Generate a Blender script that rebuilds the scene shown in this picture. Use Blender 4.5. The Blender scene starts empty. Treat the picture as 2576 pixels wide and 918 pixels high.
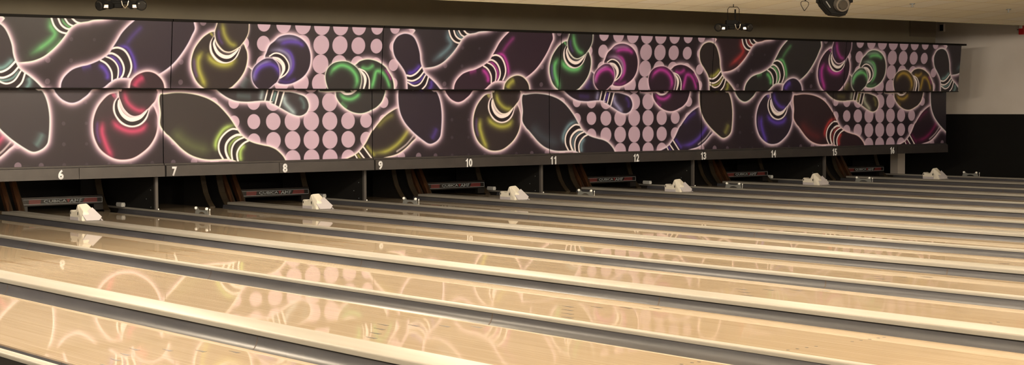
import bpy, bmesh, math, random
import numpy as np
from mathutils import Vector, Matrix

# ------------------------------------------------------------------ camera, world, light, exposure
S = bpy.context.scene
COL = S.collection
IMG_W = 2576.0
F_PX = 4265.67
PITCH, YAW, ROLL = math.radians(-2.53689), math.radians(38.00176), math.radians(-0.24266)
CAM = Vector((-10.58253, 0.0, 1.46636))
fw = Vector((math.sin(YAW) * math.cos(PITCH), math.cos(YAW) * math.cos(PITCH), math.sin(PITCH)))
rt = Vector((math.cos(YAW), -math.sin(YAW), 0))
up = rt.cross(fw)
r2 = math.cos(ROLL) * rt + math.sin(ROLL) * up
u2 = -math.sin(ROLL) * rt + math.cos(ROLL) * up
cd = bpy.data.cameras.new('camera')
cam = bpy.data.objects.new('camera', cd)
COL.objects.link(cam)
cd.sensor_width = 36.0
cd.lens = F_PX / IMG_W * 36.0
cd.clip_start, cd.clip_end = 0.05, 200
cam.matrix_world = Matrix(((r2.x, u2.x, -fw.x, CAM.x), (r2.y, u2.y, -fw.y, CAM.y), (r2.z, u2.z, -fw.z, CAM.z), (0, 0, 0, 1)))
S.camera = cam
S.view_settings.view_transform = 'Standard'
S.view_settings.look = 'None'
S.view_settings.gamma = 1.0
S.view_settings.exposure = 0.22
S.view_settings.use_curve_mapping = False

w = bpy.data.worlds.new('world')
S.world = w
w.use_nodes = True
w.node_tree.nodes['Background'].inputs[0].default_value = (1.0, 0.8, 0.6, 1)
w.node_tree.nodes['Background'].inputs[1].default_value = 0.02

CEIL_Y, CEIL_Z, CEIL_S = 18.6, 2.915, 0.10      # far edge of the sloping tile ceiling


def ceil_z(y):
    return CEIL_Z + CEIL_S * (CEIL_Y - y)


LIGHT_COL = (1.0, 0.83, 0.63)
# rows of unseen fill lamps added under the sloping ceiling, without fittings: (y, watts)
LIGHT_ROWS = [(-3.0, 480, 2.1), (1.5, 190, 1.4), (6.0, 150, 0.9), (10.5, 200, 0.5), (15.1, 360, 0.24)]


def ceiling_lights():
    for (y, pw, dz) in LIGHT_ROWS:
        for x, k in ((-13.0, 1.0), (-7.5, 1.1), (-2.0, 1.1), (3.5, 0.9), (9.0, 0.6)):
            if y > 14:
                x = {3.5: 0.8, -2.0: -3.4, 9.0: 6.2}.get(x, x)
            ld = bpy.data.lights.new('ceiling_fill_lamp', 'POINT')
            ld.energy = pw * k
            ld.shadow_soft_size = 0.22
            ld.color = LIGHT_COL
            o = bpy.data.objects.new('ceiling_fill_lamp', ld)
            o.location = (x, y, ceil_z(y) - dz)
            COL.objects.link(o)


ceiling_lights()

# ------------------------------------------------------------------ helpers
PI = math.pi
TINT = np.array((0.95, 0.80, 0.62))


def lin(c):
    c = np.asarray(c, float) / 255.0
    return np.where(c <= 0.04045, c / 12.92, ((c + 0.055) / 1.055) ** 2.4)


def alb(c, k=1.0):
    return tuple(float(v) for v in np.clip(lin(c) / TINT * k, 0, 0.95)) + (1.0,)


def mat(name, col, rough=0.5, metal=0.0, coat=0.0, coat_rough=0.1, spec=0.5, emit=None, estr=0):
    m = bpy.data.materials.new(name)
    m.use_nodes = True
    b = m.node_tree.nodes['Principled BSDF']
    b.inputs['Base Color'].default_value = col if len(col) == 4 else tuple(col) + (1,)
    b.inputs['Roughness'].default_value = rough
    b.inputs['Metallic'].default_value = metal
    b.inputs['Coat Weight'].default_value = coat
    b.inputs['Coat Roughness'].default_value = coat_rough
    b.inputs['Specular IOR Level'].default_value = spec
    if emit:
        b.inputs['Emission Color'].default_value = emit
        b.inputs['Emission Strength'].default_value = estr
    return m


def nmix(m, colA, colB, fac_node_out, target='Base Color'):
    nt = m.node_tree
    mx = nt.nodes.new('ShaderNodeMix')
    mx.data_type = 'RGBA'
    mx.inputs['A'].default_value = colA
    mx.inputs['B'].default_value = colB
    nt.links.new(fac_node_out, mx.inputs['Factor'])
    nt.links.new(mx.outputs['Result'], nt.nodes['Principled BSDF'].inputs[target])
    return mx


def noise_mat(name, c1, c2, scale, rough=0.5, detail=4, stretch=(1, 1, 1), bump=0.0, lo=0.35, hi=0.65, **kw):
    m = mat(name, c1, rough, **kw)
    nt = m.node_tree
    tc = nt.nodes.new('ShaderNodeTexCoord')
    mp = nt.nodes.new('ShaderNodeMapping')
    mp.inputs['Scale'].default_value = stretch
    nz = nt.nodes.new('ShaderNodeTexNoise')
    nz.inputs['Scale'].default_value = scale
    nz.inputs['Detail'].default_value = detail
    mr = nt.nodes.new('ShaderNodeMapRange')
    mr.inputs['From Min'].default_value = lo
    mr.inputs['From Max'].default_value = hi
    nt.links.new(tc.outputs['Object'], mp.inputs['Vector'])
    nt.links.new(mp.outputs['Vector'], nz.inputs['Vector'])
    nt.links.new(nz.outputs['Fac'], mr.inputs['Value'])
    nmix(m, c1, c2, mr.outputs['Result'])
    if bump:
        bp = nt.nodes.new('ShaderNodeBump')
        bp.inputs['Strength'].default_value = bump
        bp.inputs['Distance'].default_value = 0.01
        nt.links.new(nz.outputs['Fac'], bp.inputs['Height'])
        nt.links.new(bp.outputs['Normal'], nt.nodes['Principled BSDF'].inputs['Normal'])
    return m


def mk(name, bm, m, parent=None, smooth=False):
    me = bpy.data.meshes.new(name)
    bmesh.ops.recalc_face_normals(bm, faces=bm.faces[:])
    bm.to_mesh(me)
    bm.free()
    if smooth:
        for p in me.polygons:
            p.use_smooth = True
    o = bpy.data.objects.new(name, me)
    for q in (m if isinstance(m, (list, tuple)) else [m]):
        me.materials.append(q)
    COL.objects.link(o)
    if parent is not None:
        o.parent = parent
    return o


def smooth_angle(o, deg=35):
    me = o.data
    bm = bmesh.new(); bm.from_mesh(me)
    for f in bm.faces:
        f.smooth = True
    for e in bm.edges:
        if len(e.link_faces) == 2 and e.calc_face_angle(0) > math.radians(deg):
            e.smooth = False
    bm.to_mesh(me); bm.free()
    return o


def tag(o, label, cat, group=None, kind=None):
    if label:
        o['label'] = label
    if cat:
        o['category'] = cat
    if group:
        o['group'] = group
    if kind:
        o['kind'] = kind
    return o


def empty(name, loc, label, cat, group=None, rz=0):
    o = bpy.data.objects.new(name, None)
    COL.objects.link(o)
    o.location = loc
    o.rotation_euler = (0, 0, rz)
    o.empty_display_size = 0.1
    return tag(o, label, cat, group)


def struct(name, bm, m, smooth=False):
    o = mk(name, bm, m, None, smooth)
    o['kind'] = 'structure'
    return o


def box(bm, x0, x1, y0, y1, z0, z1, mi=0, bev=0.0):
    vs = [bm.verts.new(p) for p in ((x0, y0, z0), (x1, y0, z0), (x1, y1, z0), (x0, y1, z0),
                                    (x0, y0, z1), (x1, y0, z1), (x1, y1, z1), (x0, y1, z1))]
    fs = [bm.faces.new([vs[i] for i in f]) for f in ((3, 2, 1, 0), (4, 5, 6, 7), (0, 1, 5, 4), (1, 2, 6, 5), (2, 3, 7, 6), (3, 0, 4, 7))]
    for f in fs:
        f.material_index = mi
    if bev:
        es = list({e for f in fs for e in f.edges})
        bmesh.ops.bevel(bm, geom=es, offset=bev, segments=2, affect='EDGES', profile=0.5)
    return vs


def prism(bm, pts, axis, a0, a1, mi=0):
    """closed outline pts (2D) pushed along an axis. axis 'x': pts=(y,z); 'y': (x,z); 'z': (x,y)"""
    def P(p, a):
        return (a, p[0], p[1]) if axis == 'x' else ((p[0], a, p[1]) if axis == 'y' else (p[0], p[1], a))
    A = [bm.verts.new(P(p, a0)) for p in pts]
    B = [bm.verts.new(P(p, a1)) for p in pts]
    n = len(pts)
    fs = [bm.faces.new(A[::-1]), bm.faces.new(B)]
    for i in range(n):
        fs.append(bm.faces.new((A[i], A[(i + 1) % n], B[(i + 1) % n], B[i])))
    for f in fs:
        f.material_index = mi
    return A + B


def cyl(bm, p0, p1, r0, r1=None, seg=16, caps=True, mi=0):
    r1 = r0 if r1 is None else r1
    p0, p1 = Vector(p0), Vector(p1)
    d = (p1 - p0)
    L = d.length
    q = d.to_track_quat('Z', 'Y').to_matrix()
    A, B = [], []
    for i in range(seg):
        a = 2 * PI * i / seg
        v = Vector((math.cos(a), math.sin(a), 0))
        A.append(bm.verts.new(p0 + q @ (v * r0)))
        B.append(bm.verts.new(p1 + q @ (v * r1)))
    for i in range(seg):
        bm.faces.new((A[i], A[(i + 1) % seg], B[(i + 1) % seg], B[i])).material_index = mi
    if caps:
        bm.faces.new(A[::-1]).material_index = mi
        bm.faces.new(B).material_index = mi
    return A + B


def tube(bm, pts, r, seg=8):
    pts = [Vector(p) for p in pts]
    rings = []
    for i, p in enumerate(pts):
        t = (pts[min(i + 1, len(pts) - 1)] - pts[max(i - 1, 0)]).normalized()
        q = t.to_track_quat('Z', 'Y').to_matrix()
        rings.append([bm.verts.new(p + q @ Vector((math.cos(2 * PI * k / seg) * r, math.sin(2 * PI * k / seg) * r, 0))) for k in range(seg)])
    for a, b in zip(rings, rings[1:]):
        for k in range(seg):
            bm.faces.new((a[k], a[(k + 1) % seg], b[(k + 1) % seg], b[k]))
    bm.faces.new(rings[0][::-1])
    bm.faces.new(rings[-1])


def hull(bm, pts, mi=0):
    vs = [bm.verts.new(p) for p in pts]
    r = bmesh.ops.convex_hull(bm, input=vs)
    for g in r['geom']:
        if isinstance(g, bmesh.types.BMFace):
            g.material_index = mi
    junk = [g for g in r['geom_interior'] if isinstance(g, bmesh.types.BMVert)]
    if junk:
        bmesh.ops.delete(bm, geom=junk, context='VERTS')


def copy_tree(o, parent=None):
    c = o.copy()
    COL.objects.link(c)
    if parent is not None:
        c.parent = parent
    for ch in [k for k in list(bpy.data.objects) if k.parent == o]:
        copy_tree(ch, c)
    return c


def text_bm(s, height, width, bold=0.0):
    """mesh of a word lying in X (width) and Z (height), baseline left at origin, facing -Y"""
    cu = bpy.data.curves.new('t', 'FONT')
    cu.body = s
    cu.offset = bold
    cu.resolution_u = 4
    ob = bpy.data.objects.new('t', cu)
    COL.objects.link(ob)
    dg = bpy.context.evaluated_depsgraph_get()
    me = bpy.data.meshes.new_from_object(ob.evaluated_get(dg))
    bpy.data.objects.remove(ob)
    bm = bmesh.new()
    bm.from_mesh(me)
    xs = [v.co.x for v in bm.verts]
    ys = [v.co.y for v in bm.verts]
    x0, x1, y0, y1 = min(xs), max(xs), min(ys), max(ys)
    for v in bm.verts:
        v.co = Vector(((v.co.x - x0) / (x1 - x0) * width, 0, (v.co.y - y0) / (y1 - y0) * height))
    r = bmesh.ops.extrude_face_region(bm, geom=bm.faces[:])
    for g in r['geom']:
        if isinstance(g, bmesh.types.BMVert):
            g.co.y -= 0.004
    return bm


# ------------------------------------------------------------------ materials
LANE_K = 0.56


def lane_material():
    m = mat('lane_maple', (0.6, 0.4, 0.2, 1), 0.6, coat=0.85, coat_rough=0.028, spec=0.05)
    nt = m.node_tree
    b = nt.nodes['Principled BSDF']
    tc = nt.nodes.new('ShaderNodeTexCoord')
    sp = nt.nodes.new('ShaderNodeSeparateXYZ')
    nt.links.new(tc.outputs['Object'], sp.inputs[0])
    # board index
    dv = nt.nodes.new('ShaderNodeMath'); dv.operation = 'DIVIDE'; dv.inputs[1].default_value = 1.08 / 39
    nt.links.new(sp.outputs['X'], dv.inputs[0])
    fl = nt.nodes.new('ShaderNodeMath'); fl.operation = 'FLOOR'
    nt.links.new(dv.outputs[0], fl.inputs[0])
    wn = nt.nodes.new('ShaderNodeTexWhiteNoise'); wn.noise_dimensions = '1D'
    nt.links.new(fl.outputs[0], wn.inputs['W'])
    fr = nt.nodes.new('ShaderNodeMath'); fr.operation = 'FRACT'
    nt.links.new(dv.outputs[0], fr.inputs[0])
    # seam near the board edge
    pp = nt.nodes.new('ShaderNodeMath'); pp.operation = 'PINGPONG'; pp.inputs[1].default_value = 0.5
    nt.links.new(fr.outputs[0], pp.inputs[0])
    seam = nt.nodes.new('ShaderNodeMapRange')
    seam.inputs['From Min'].default_value = 0.0; seam.inputs['From Max'].default_value = 0.09
    seam.inputs['To Min'].default_value = 1.0; seam.inputs['To Max'].default_value = 0.0
    nt.links.new(pp.outputs[0], seam.inputs['Value'])
    # long grain
    mp = nt.nodes.new('ShaderNodeMapping'); mp.inputs['Scale'].default_value = (95, 1.1, 1)
    nz = nt.nodes.new('ShaderNodeTexNoise'); nz.inputs['Scale'].default_value = 1.0; nz.inputs['Detail'].default_value = 3
    nt.links.new(tc.outputs['Object'], mp.inputs['Vector']); nt.links.new(mp.outputs[0], nz.inputs['Vector'])
    g = nt.nodes.new('ShaderNodeMapRange'); g.inputs['From Min'].default_value = 0.35; g.inputs['From Max'].default_value = 0.7
    nt.links.new(nz.outputs['Fac'], g.inputs['Value'])
    A = alb((222, 191, 150), LANE_K); B = alb((202, 166, 122), LANE_K); D = alb((150, 108, 66), LANE_K)
    m1 = nt.nodes.new('ShaderNodeMix'); m1.data_type = 'RGBA'
    m1.inputs['A'].default_value = A; m1.inputs['B'].default_value = B
    ad = nt.nodes.new('ShaderNodeMath'); ad.operation = 'MULTIPLY_ADD'; ad.inputs[1].default_value = 0.45; ad.use_clamp = True
    sc = nt.nodes.new('ShaderNodeMath'); sc.operation = 'MULTIPLY'; sc.inputs[1].default_value = 0.6
    nt.links.new(g.outputs[0], sc.inputs[0])
    nt.links.new(wn.outputs['Value'], ad.inputs[0]); nt.links.new(sc.outputs[0], ad.inputs[2])
    nt.links.new(ad.outputs[0], m1.inputs['Factor'])
    m2 = nt.nodes.new('ShaderNodeMix'); m2.data_type = 'RGBA'
    m2.inputs['B'].default_value = D
    sm = nt.nodes.new('ShaderNodeMath'); sm.operation = 'MULTIPLY'; sm.inputs[1].default_value = 0.55
    nt.links.new(seam.outputs[0], sm.inputs[0])
    nt.links.new(sm.outputs[0], m2.inputs['Factor'])
    nt.links.new(m1.outputs['Result'], m2.inputs['A'])
    nt.links.new(m2.outputs['Result'], b.inputs['Base Color'])
    # very slight waviness of the oiled coat across the lane
    mp2 = nt.nodes.new('ShaderNodeMapping'); mp2.inputs['Scale'].default_value = (6, 1.2, 1)
    n2 = nt.nodes.new('ShaderNodeTexNoise'); n2.inputs['Scale'].default_value = 1.0; n2.inputs['Detail'].default_value = 2
    nt.links.new(tc.outputs['Object'], mp2.inputs['Vector']); nt.links.new(mp2.outputs[0], n2.inputs['Vector'])
    bp = nt.nodes.new('ShaderNodeBump'); bp.inputs['Strength'].default_value = 0.008; bp.inputs['Distance'].default_value = 0.01
    nt.links.new(n2.outputs['Fac'], bp.inputs['Height'])
    nt.links.new(bp.outputs['Normal'], b.inputs['Coat Normal'])
    return m


M_LANE = lane_material()
M_MARK = mat('dark_inlay', alb((30, 18, 14)), 0.5, coat=0.3, coat_rough=0.06)
M_RANGE = mat('brown_inlay', alb((150, 108, 58)), 0.35, coat=1.0, coat_rough=0.05)
M_GUT = noise_mat('gutter_plastic', alb((118, 110, 105), 0.40), alb((106, 99, 95), 0.40), 3, 0.34, stretch=(3, .5, 3), spec=0.3)
M_JOINT = mat('gutter_joint', alb((84, 66, 52), 0.7), 0.6)
M_CAP = noise_mat('beige_capping', alb((214, 196, 170), 0.38), alb((204, 186, 158), 0.38), 2.0, 0.5, stretch=(4, .4, 1), spec=0.5)
M_DARK = mat('dark_support', (0.012, 0.011, 0.010, 1), 0.8)
M_BLACK = mat('black_paint', (0.006, 0.006, 0.006, 1), 0.85, spec=0.2)
M_WHITE = mat('offwhite_plastic', alb((226, 208, 178), 0.85), 0.45)
M_PLATE = mat('pale_grey_plate', alb((200, 184, 172), 0.72), 0.5)
M_HOLE = mat('black_hole', (0.004, 0.004, 0.004, 1), 0.9)
M_STEEL = mat('grey_steel', alb((100, 98, 90)), 0.45, metal=0.2)
M_BRACK = mat('bracket_grey', alb((132, 126, 112), 0.8), 0.5)
M_GLASSW = mat('white_lens', alb((240, 226, 205)), 0.25)
M_RAIL = noise_mat('charcoal_rail', alb((56, 49, 44), 0.9), alb((50, 44, 40), 0.9), 6, 0.36)
M_FRAME = mat('black_frame', (0.006, 0.0055, 0.005, 1), 0.7, spec=0.15)
M_NUM = mat('white_numeral', alb((232, 220, 204), 0.9), 0.5)
M_WOOD = noise_mat('kickback_wood', alb((136, 82, 42), 0.32), alb((74, 44, 24), 0.3), 6, 0.5, stretch=(8, 1, 1))
M_BROWN = noise_mat('kickback_brown', alb((84, 66, 42), 0.5), alb((62, 48, 32), 0.5), 5, 0.6)
M_SIGN = mat('sign_black', (0.010, 0.009, 0.009, 1), 0.4)
M_SIGNW = mat('sign_silver', alb((186, 182, 170), 0.8), 0.4)
M_SIGNR = mat('sign_red', alb((150, 62, 56), 0.75), 0.4)
M_WALLT = noise_mat('tan_wall_paint', alb((206, 188, 166), 1.0), alb((200, 181, 158), 1.0), 1.2, 0.8)
M_SOFF = noise_mat('shaded_soffit_paint', alb((132, 116, 88), 0.55), alb((124, 108, 82), 0.55), 1.5, 0.8)  # tan wall colour darkened to carry the shade behind the ceiling edge
M_FLOOR = noise_mat('approach_maple', alb((205, 165, 112), 0.8), alb((190, 150, 98), 0.8), 3, 0.3, stretch=(20, 1, 1))
M_METAL = mat('black_metal', (0.004, 0.004, 0.004, 1), 0.7, spec=0.06)
M_CHROME = mat('chrome', (0.40, 0.37, 0.33, 1), 0.35, metal=1.0)
M_LENS = mat('smoky_lens', (0.008, 0.008, 0.008, 1), 0.1, spec=0.35)
M_RED = mat('red_plastic', alb((200, 40, 40)), 0.35)


def ceiling_material():
    m = mat('ceiling_tile', alb((222, 196, 152), 1.0), 0.9)
    nt = m.node_tree
    tc = nt.nodes.new('ShaderNodeTexCoord')
    sp = nt.nodes.new('ShaderNodeSeparateXYZ')
    nt.links.new(tc.outputs['Object'], sp.inputs[0])

    def line(sock, pitch, off, wd):
        a = nt.nodes.new('ShaderNodeMath'); a.operation = 'ADD'; a.inputs[1].default_value = -off
        nt.links.new(sp.outputs[sock], a.inputs[0])
        d = nt.nodes.new('ShaderNodeMath'); d.operation = 'DIVIDE'; d.inputs[1].default_value = pitch
        nt.links.new(a.outputs[0], d.inputs[0])
        p = nt.nodes.new('ShaderNodeMath'); p.operation = 'PINGPONG'; p.inputs[1].default_value = 0.5
        nt.links.new(d.outputs[0], p.inputs[0])
        r = nt.nodes.new('ShaderNodeMapRange')
        r.inputs['From Min'].default_value = wd / pitch * 0.4; r.inputs['From Max'].default_value = wd / pitch
        r.inputs['To Min'].default_value = 1; r.inputs['To Max'].default_value = 0
        nt.links.new(p.outputs[0], r.inputs['Value'])
        return r.outputs[0], d.outputs[0]
    lx, cx = line('X', 0.6165, 4.63, 0.010)
    ly, cy = line('Y', 0.72, 17.46, 0.010)
    mx = nt.nodes.new('ShaderNodeMath'); mx.operation = 'MAXIMUM'
    nt.links.new(lx, mx.inputs[0]); nt.links.new(ly, mx.inputs[1])
    # tile to tile tone
    f1 = nt.nodes.new('ShaderNodeMath'); f1.operation = 'FLOOR'; nt.links.new(cx, f1.inputs[0])
    f2 = nt.nodes.new('ShaderNodeMath'); f2.operation = 'FLOOR'; nt.links.new(cy, f2.inputs[0])
    cb = nt.nodes.new('ShaderNodeCombineXYZ')
    nt.links.new(f1.outputs[0], cb.inputs[0]); nt.links.new(f2.outputs[0], cb.inputs[1])
    wn = nt.nodes.new('ShaderNodeTexWhiteNoise'); wn.noise_dimensions = '2D'
    nt.links.new(cb.outputs[0], wn.inputs['Vector'])
    t = nt.nodes.new('ShaderNodeMix'); t.data_type = 'RGBA'
    t.inputs['A'].default_value = alb((250, 228, 190), 1.05); t.inputs['B'].default_value = alb((242, 218, 178), 1.05)
    nt.links.new(wn.outputs['Value'], t.inputs['Factor'])
    k = nt.nodes.new('ShaderNodeMix'); k.data_type = 'RGBA'
    k.inputs['B'].default_value = alb((212, 182, 138), 0.9)
    nt.links.new(mx.outputs[0], k.inputs['Factor'])
    nt.links.new(t.outputs['Result'], k.inputs['A'])
    nt.links.new(k.outputs['Result'], nt.nodes['Principled BSDF'].inputs['Base Color'])
    return m


M_CEIL = ceiling_material()

# ------------------------------------------------------------------ room shell
X_L, X_R = -17.0, 18.6
Y_F, Y_B = -7.0, 26.0
FOUL = 4.8
LANE_END = 24.0
SOFF_Y = 21.55
WAINS = 1.285

bm = bmesh.new(); box(bm, X_L - 0.2, X_R + 0.2, Y_F - 0.2, FOUL, -0.3, 0.0); struct('floor', bm, M_FLOOR)
bm = bmesh.new(); box(bm, X_L - 0.2, X_R + 0.2, FOUL, Y_B + 0.2, -0.3, -0.2); o = struct('floor', bm, M_BLACK)

bm = bmesh.new()
prism(bm, [(Y_F, ceil_z(Y_F)), (CEIL_Y, CEIL_Z), (CEIL_Y, CEIL_Z + 0.03), (Y_F, ceil_z(Y_F) + 0.03)], 'x', X_L, X_R)
struct('ceiling', bm, M_CEIL)
bm = bmesh.new(); box(bm, X_L, X_R, CEIL_Y, Y_B, 5.0, 5.1); struct('ceiling', bm, M_BLACK)
bm = bmesh.new(); box(bm, X_L, X_R, CEIL_Y, CEIL_Y + 0.02, CEIL_Z - 0.006, CEIL_Z + 0.05); struct('trim_1', bm, mat('ceiling_edge', alb((120, 108, 74)), 0.6))
# soffit wall over the masking units, stopping short of the right wall
bm = bmesh.new(); box(bm, X_L, 17.0, SOFF_Y, SOFF_Y + 0.15, 2.55, 5.0); struct('wall_soffit', bm, M_SOFF)
bm = bmesh.new(); box(bm, X_L, X_R, Y_B, Y_B + 0.15, -0.3, 5.1); struct('wall_back', bm, M_BLACK)
bm = bmesh.new(); box(bm, X_R, X_R + 0.15, Y_F, Y_B, WAINS, 6.0); struct('wall_right', bm, M_WALLT)
bm = bmesh.new(); box(bm, X_R - 0.015, X_R + 0.15, Y_F, Y_B, -0.3, WAINS); struct('wall_right', bm, M_BLACK)
bm = bmesh.new(); box(bm, X_L - 0.15, X_L, Y_F, Y_B, -0.3, 6.0); struct('wall_left', bm, M_WALLT)
bm = bmesh.new(); box(bm, X_L, X_R, Y_F - 0.15, Y_F, -0.3, 6.0); struct('wall_front', bm, M_WALLT)

P = 3.45
# ------------------------------------------------------------------ lanes, gutters, cappings


def lane_mesh():
    bm = bmesh.new()
    # origin at left edge, foul line
    L = LANE_END - FOUL
    box(bm, 0, 1.08, 0, L, -0.05, 0.0)
    return bm


lane_me = None
arrow_me = dot_me = range_me = None


def plane_strip(bm, pts, z):
    lo = [bm.verts.new((x, y, z - 0.0006)) for x, y in pts]
    hi = [bm.verts.new((x, y, z)) for x, y in pts]
    bm.faces.new(hi); bm.faces.new(lo[::-1])
    n = len(pts)
    for i in range(n):
        bm.faces.new((lo[i], lo[(i + 1) % n], hi[(i + 1) % n], hi[i]))


def lane(k, xl):
    global lane_me
    labels = {
        3: 'maple lane bed nearest the camera, crossing the lower left corner of the view',
        4: 'maple lane bed with dart arrows, second nearest to the camera',
        5: 'maple lane bed third from the camera, with a row of small dots at lower right',
    }
    lab = labels.get(k, 'glossy maple lane bed running to the pit under number %d' % k)
    t = empty('bowling_lane', (xl, FOUL, 0), lab, 'bowling lane', 'bowling lanes side by side')
    if lane_me is None:
        o = mk('lane_bed', lane_mesh(), M_LANE, t)
        parts = [o]
        for i in range(-3, 4):
            cx, y = 0.54 + i * 0.139, 4.79 - abs(i) * 0.165
            bm = bmesh.new()
            plane_strip(bm, [(cx - 0.015, y - 0.10), (cx + 0.015, y - 0.10), (cx, y + 0.02), (cx - 0.002, y + 0.02)], 0.0009)
            parts.append(mk('arrow_mark', bm, M_MARK, t))
        for b in (3, 5, 8, 11, 14):
            for s in (-1, 1):
                cx = 0.54 + s * (0.54 - (b - 0.5) * 1.08 / 39)
                bm = bmesh.new()
                plane_strip(bm, [(cx + 0.009 * math.cos(q * PI / 4), 2.18 + 0.013 * math.sin(q * PI / 4)) for q in range(8)], 0.0009)
                parts.append(mk('dot_mark', bm, M_MARK, t))
        for s in (-1, 1):
            cx = 0.54 + s * 0.139
            bm = bmesh.new()
            plane_strip(bm, [(cx - 0.007, 10.45), (cx + 0.007, 10.45), (cx + 0.007, 11.4), (cx - 0.007, 11.4)], 0.0007)
            parts.append(mk('range_mark', bm, M_RANGE, t))
            cx = 0.54 + s * 0.277
            bm = bmesh.new()
            plane_strip(bm, [(cx - 0.007, 12.5), (cx + 0.007, 12.5), (cx + 0.007, 13.4), (cx - 0.007, 13.4)], 0.0007)
            parts.append(mk('range_mark', bm, M_RANGE, t))
        lane_me = parts
    else:
        for q in lane_me:
            c = q.copy(); COL.objects.link(c); c.parent = t
    return t


LANES = {}
for pair in range(-3, 5):          # pair index: division capping at pair*P
    LANES[7 + 2 * pair] = pair * P + 0.30
    LANES[8 + 2 * pair] = pair * P + 2.12
for k in sorted(LANES):
    if 3 <= k <= 16:
        lane(k, LANES[k])

gut_proto = None
WHERE = {3: 'the lane nearest the camera', 4: 'the second lane from the camera', 5: 'the third lane from the camera'}


def gutter(k, side, x0, x1, y1=None, up='r'):
    """half-round gutter between x0 and x1"""
    nm = WHERE.get(k, 'lane %d' % k)
    t = empty('lane_gutter', (x0, FOUL, 0), 'grey half-round gutter along the %s side of %s' % (side, nm), 'gutter', 'gutters beside the lanes')
    wd = x1 - x0
    n = 20
    L = (y1 or LANE_END) - FOUL
    bm = bmesh.new()
    pr = []
    for i in range(n + 1):
        a = PI * i / n
        lift = (i / n if up == 'r' else 1 - i / n)
        pr.append((wd / 2 - math.cos(a) * (wd / 2 - 0.002), -0.010 - 0.078 * math.sin(a) ** 0.85 + 0.042 * lift ** 2.5))
    und = [(x, z - 0.012) for x, z in pr[::-1]]
    prism(bm, pr + und, 'y', 0, L)
    smooth_angle(mk('gutter_channel', bm, M_GUT, t))
    for jy in (4.56, 8.68, 12.8):
        a = [(x, z + 0.0012) for x, z in pr]
        jb = bmesh.new()
        prism(jb, a + [(x, z) for x, z in pr[::-1]], 'y', jy, jy + 0.012)
        mk('joint_seam', jb, M_JOINT, t)
    return t


def cap(name, x0, x1, y1, zt, zb, bev, label, cat, group):
    t = empty(name, (x0, FOUL, 0), label, cat, group)
    L = y1 - FOUL
    bm = bmesh.new()
    wd = x1 - x0
    nb = 4
    pr = [(0.0, zb)]
    for i in range(nb + 1):
        a = PI - PI / 2 * i / nb
        pr.append((bev + bev * math.cos(a), zt - bev + bev * math.sin(a)))
    for i in range(nb + 1):
        a = PI / 2 - PI / 2 * i / nb
        pr.append((wd - bev + bev * math.cos(a), zt - bev + bev * math.sin(a)))
    pr.append((wd, zb))
    prism(bm, pr, 'y', 0, L)
    smooth_angle(mk('cap_board', bm, M_CAP, t))
    bm = bmesh.new()
    ins = 0.0165
    box(bm, ins, wd - ins, 0, L, -0.12, zb)
    mk('cap_support', bm, M_DARK, t)
    return t


PAIRNAME = {-3: 'before the nearest lane', -2: 'between the camera and the nearest lane', -1: 'between the second and third lane from the camera'}
for pair in range(-2, 6):
    x = pair * P
    if pair >= -2:
        if pair == 5:
            lab = 'narrow beige division capping at the far edge of lane 16'
        elif pair == -2:
            lab = 'narrow beige division capping in the lower left corner of the view'
        elif pair == -1:
            lab = 'narrow beige division capping between the second and third lanes from the camera'
        else:
            lab = 'narrow beige division capping between lane %d and lane %d' % (6 + 2 * pair, 7 + 2 * pair)
        cap('division_capping', x, x + 0.07, 23.9, 0.062, 0.035, 0.012, lab, 'lane capping', 'narrow division cappings')
    if pair < 5:
        if pair == -2:
            lab = 'wide beige ball return capping between the two nearest lanes, no housing in view'
        elif pair == -1:
            lab = 'wide beige ball return capping along the near side of lane 6'
        else:
            lab = 'wide beige ball return capping between lane %d and lane %d' % (7 + 2 * pair, 8 + 2 * pair)
        cap('ball_return_capping', x + 1.584, x + 1.850, 22.45 if pair < 5 else 0, 0.078, 0.042, 0.012, lab, 'lane capping', 'wide ball return cappings')
    lo, le = 7 + 2 * pair, 8 + 2 * pair
    if pair < 5:
        gutter(lo, 'left', x + 0.062, x + 0.30, None, 'l')
        gutter(lo, 'right', x + 1.38, x + 1.597, 22.6)
        gutter(le, 'left', x + 1.837, x + 2.12, 22.6, 'l')
        gutter(le, 'right', x + 3.20, x + P + 0.009, 22.8)

# ------------------------------------------------------------------ ball return housings, brackets, blocks


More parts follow.
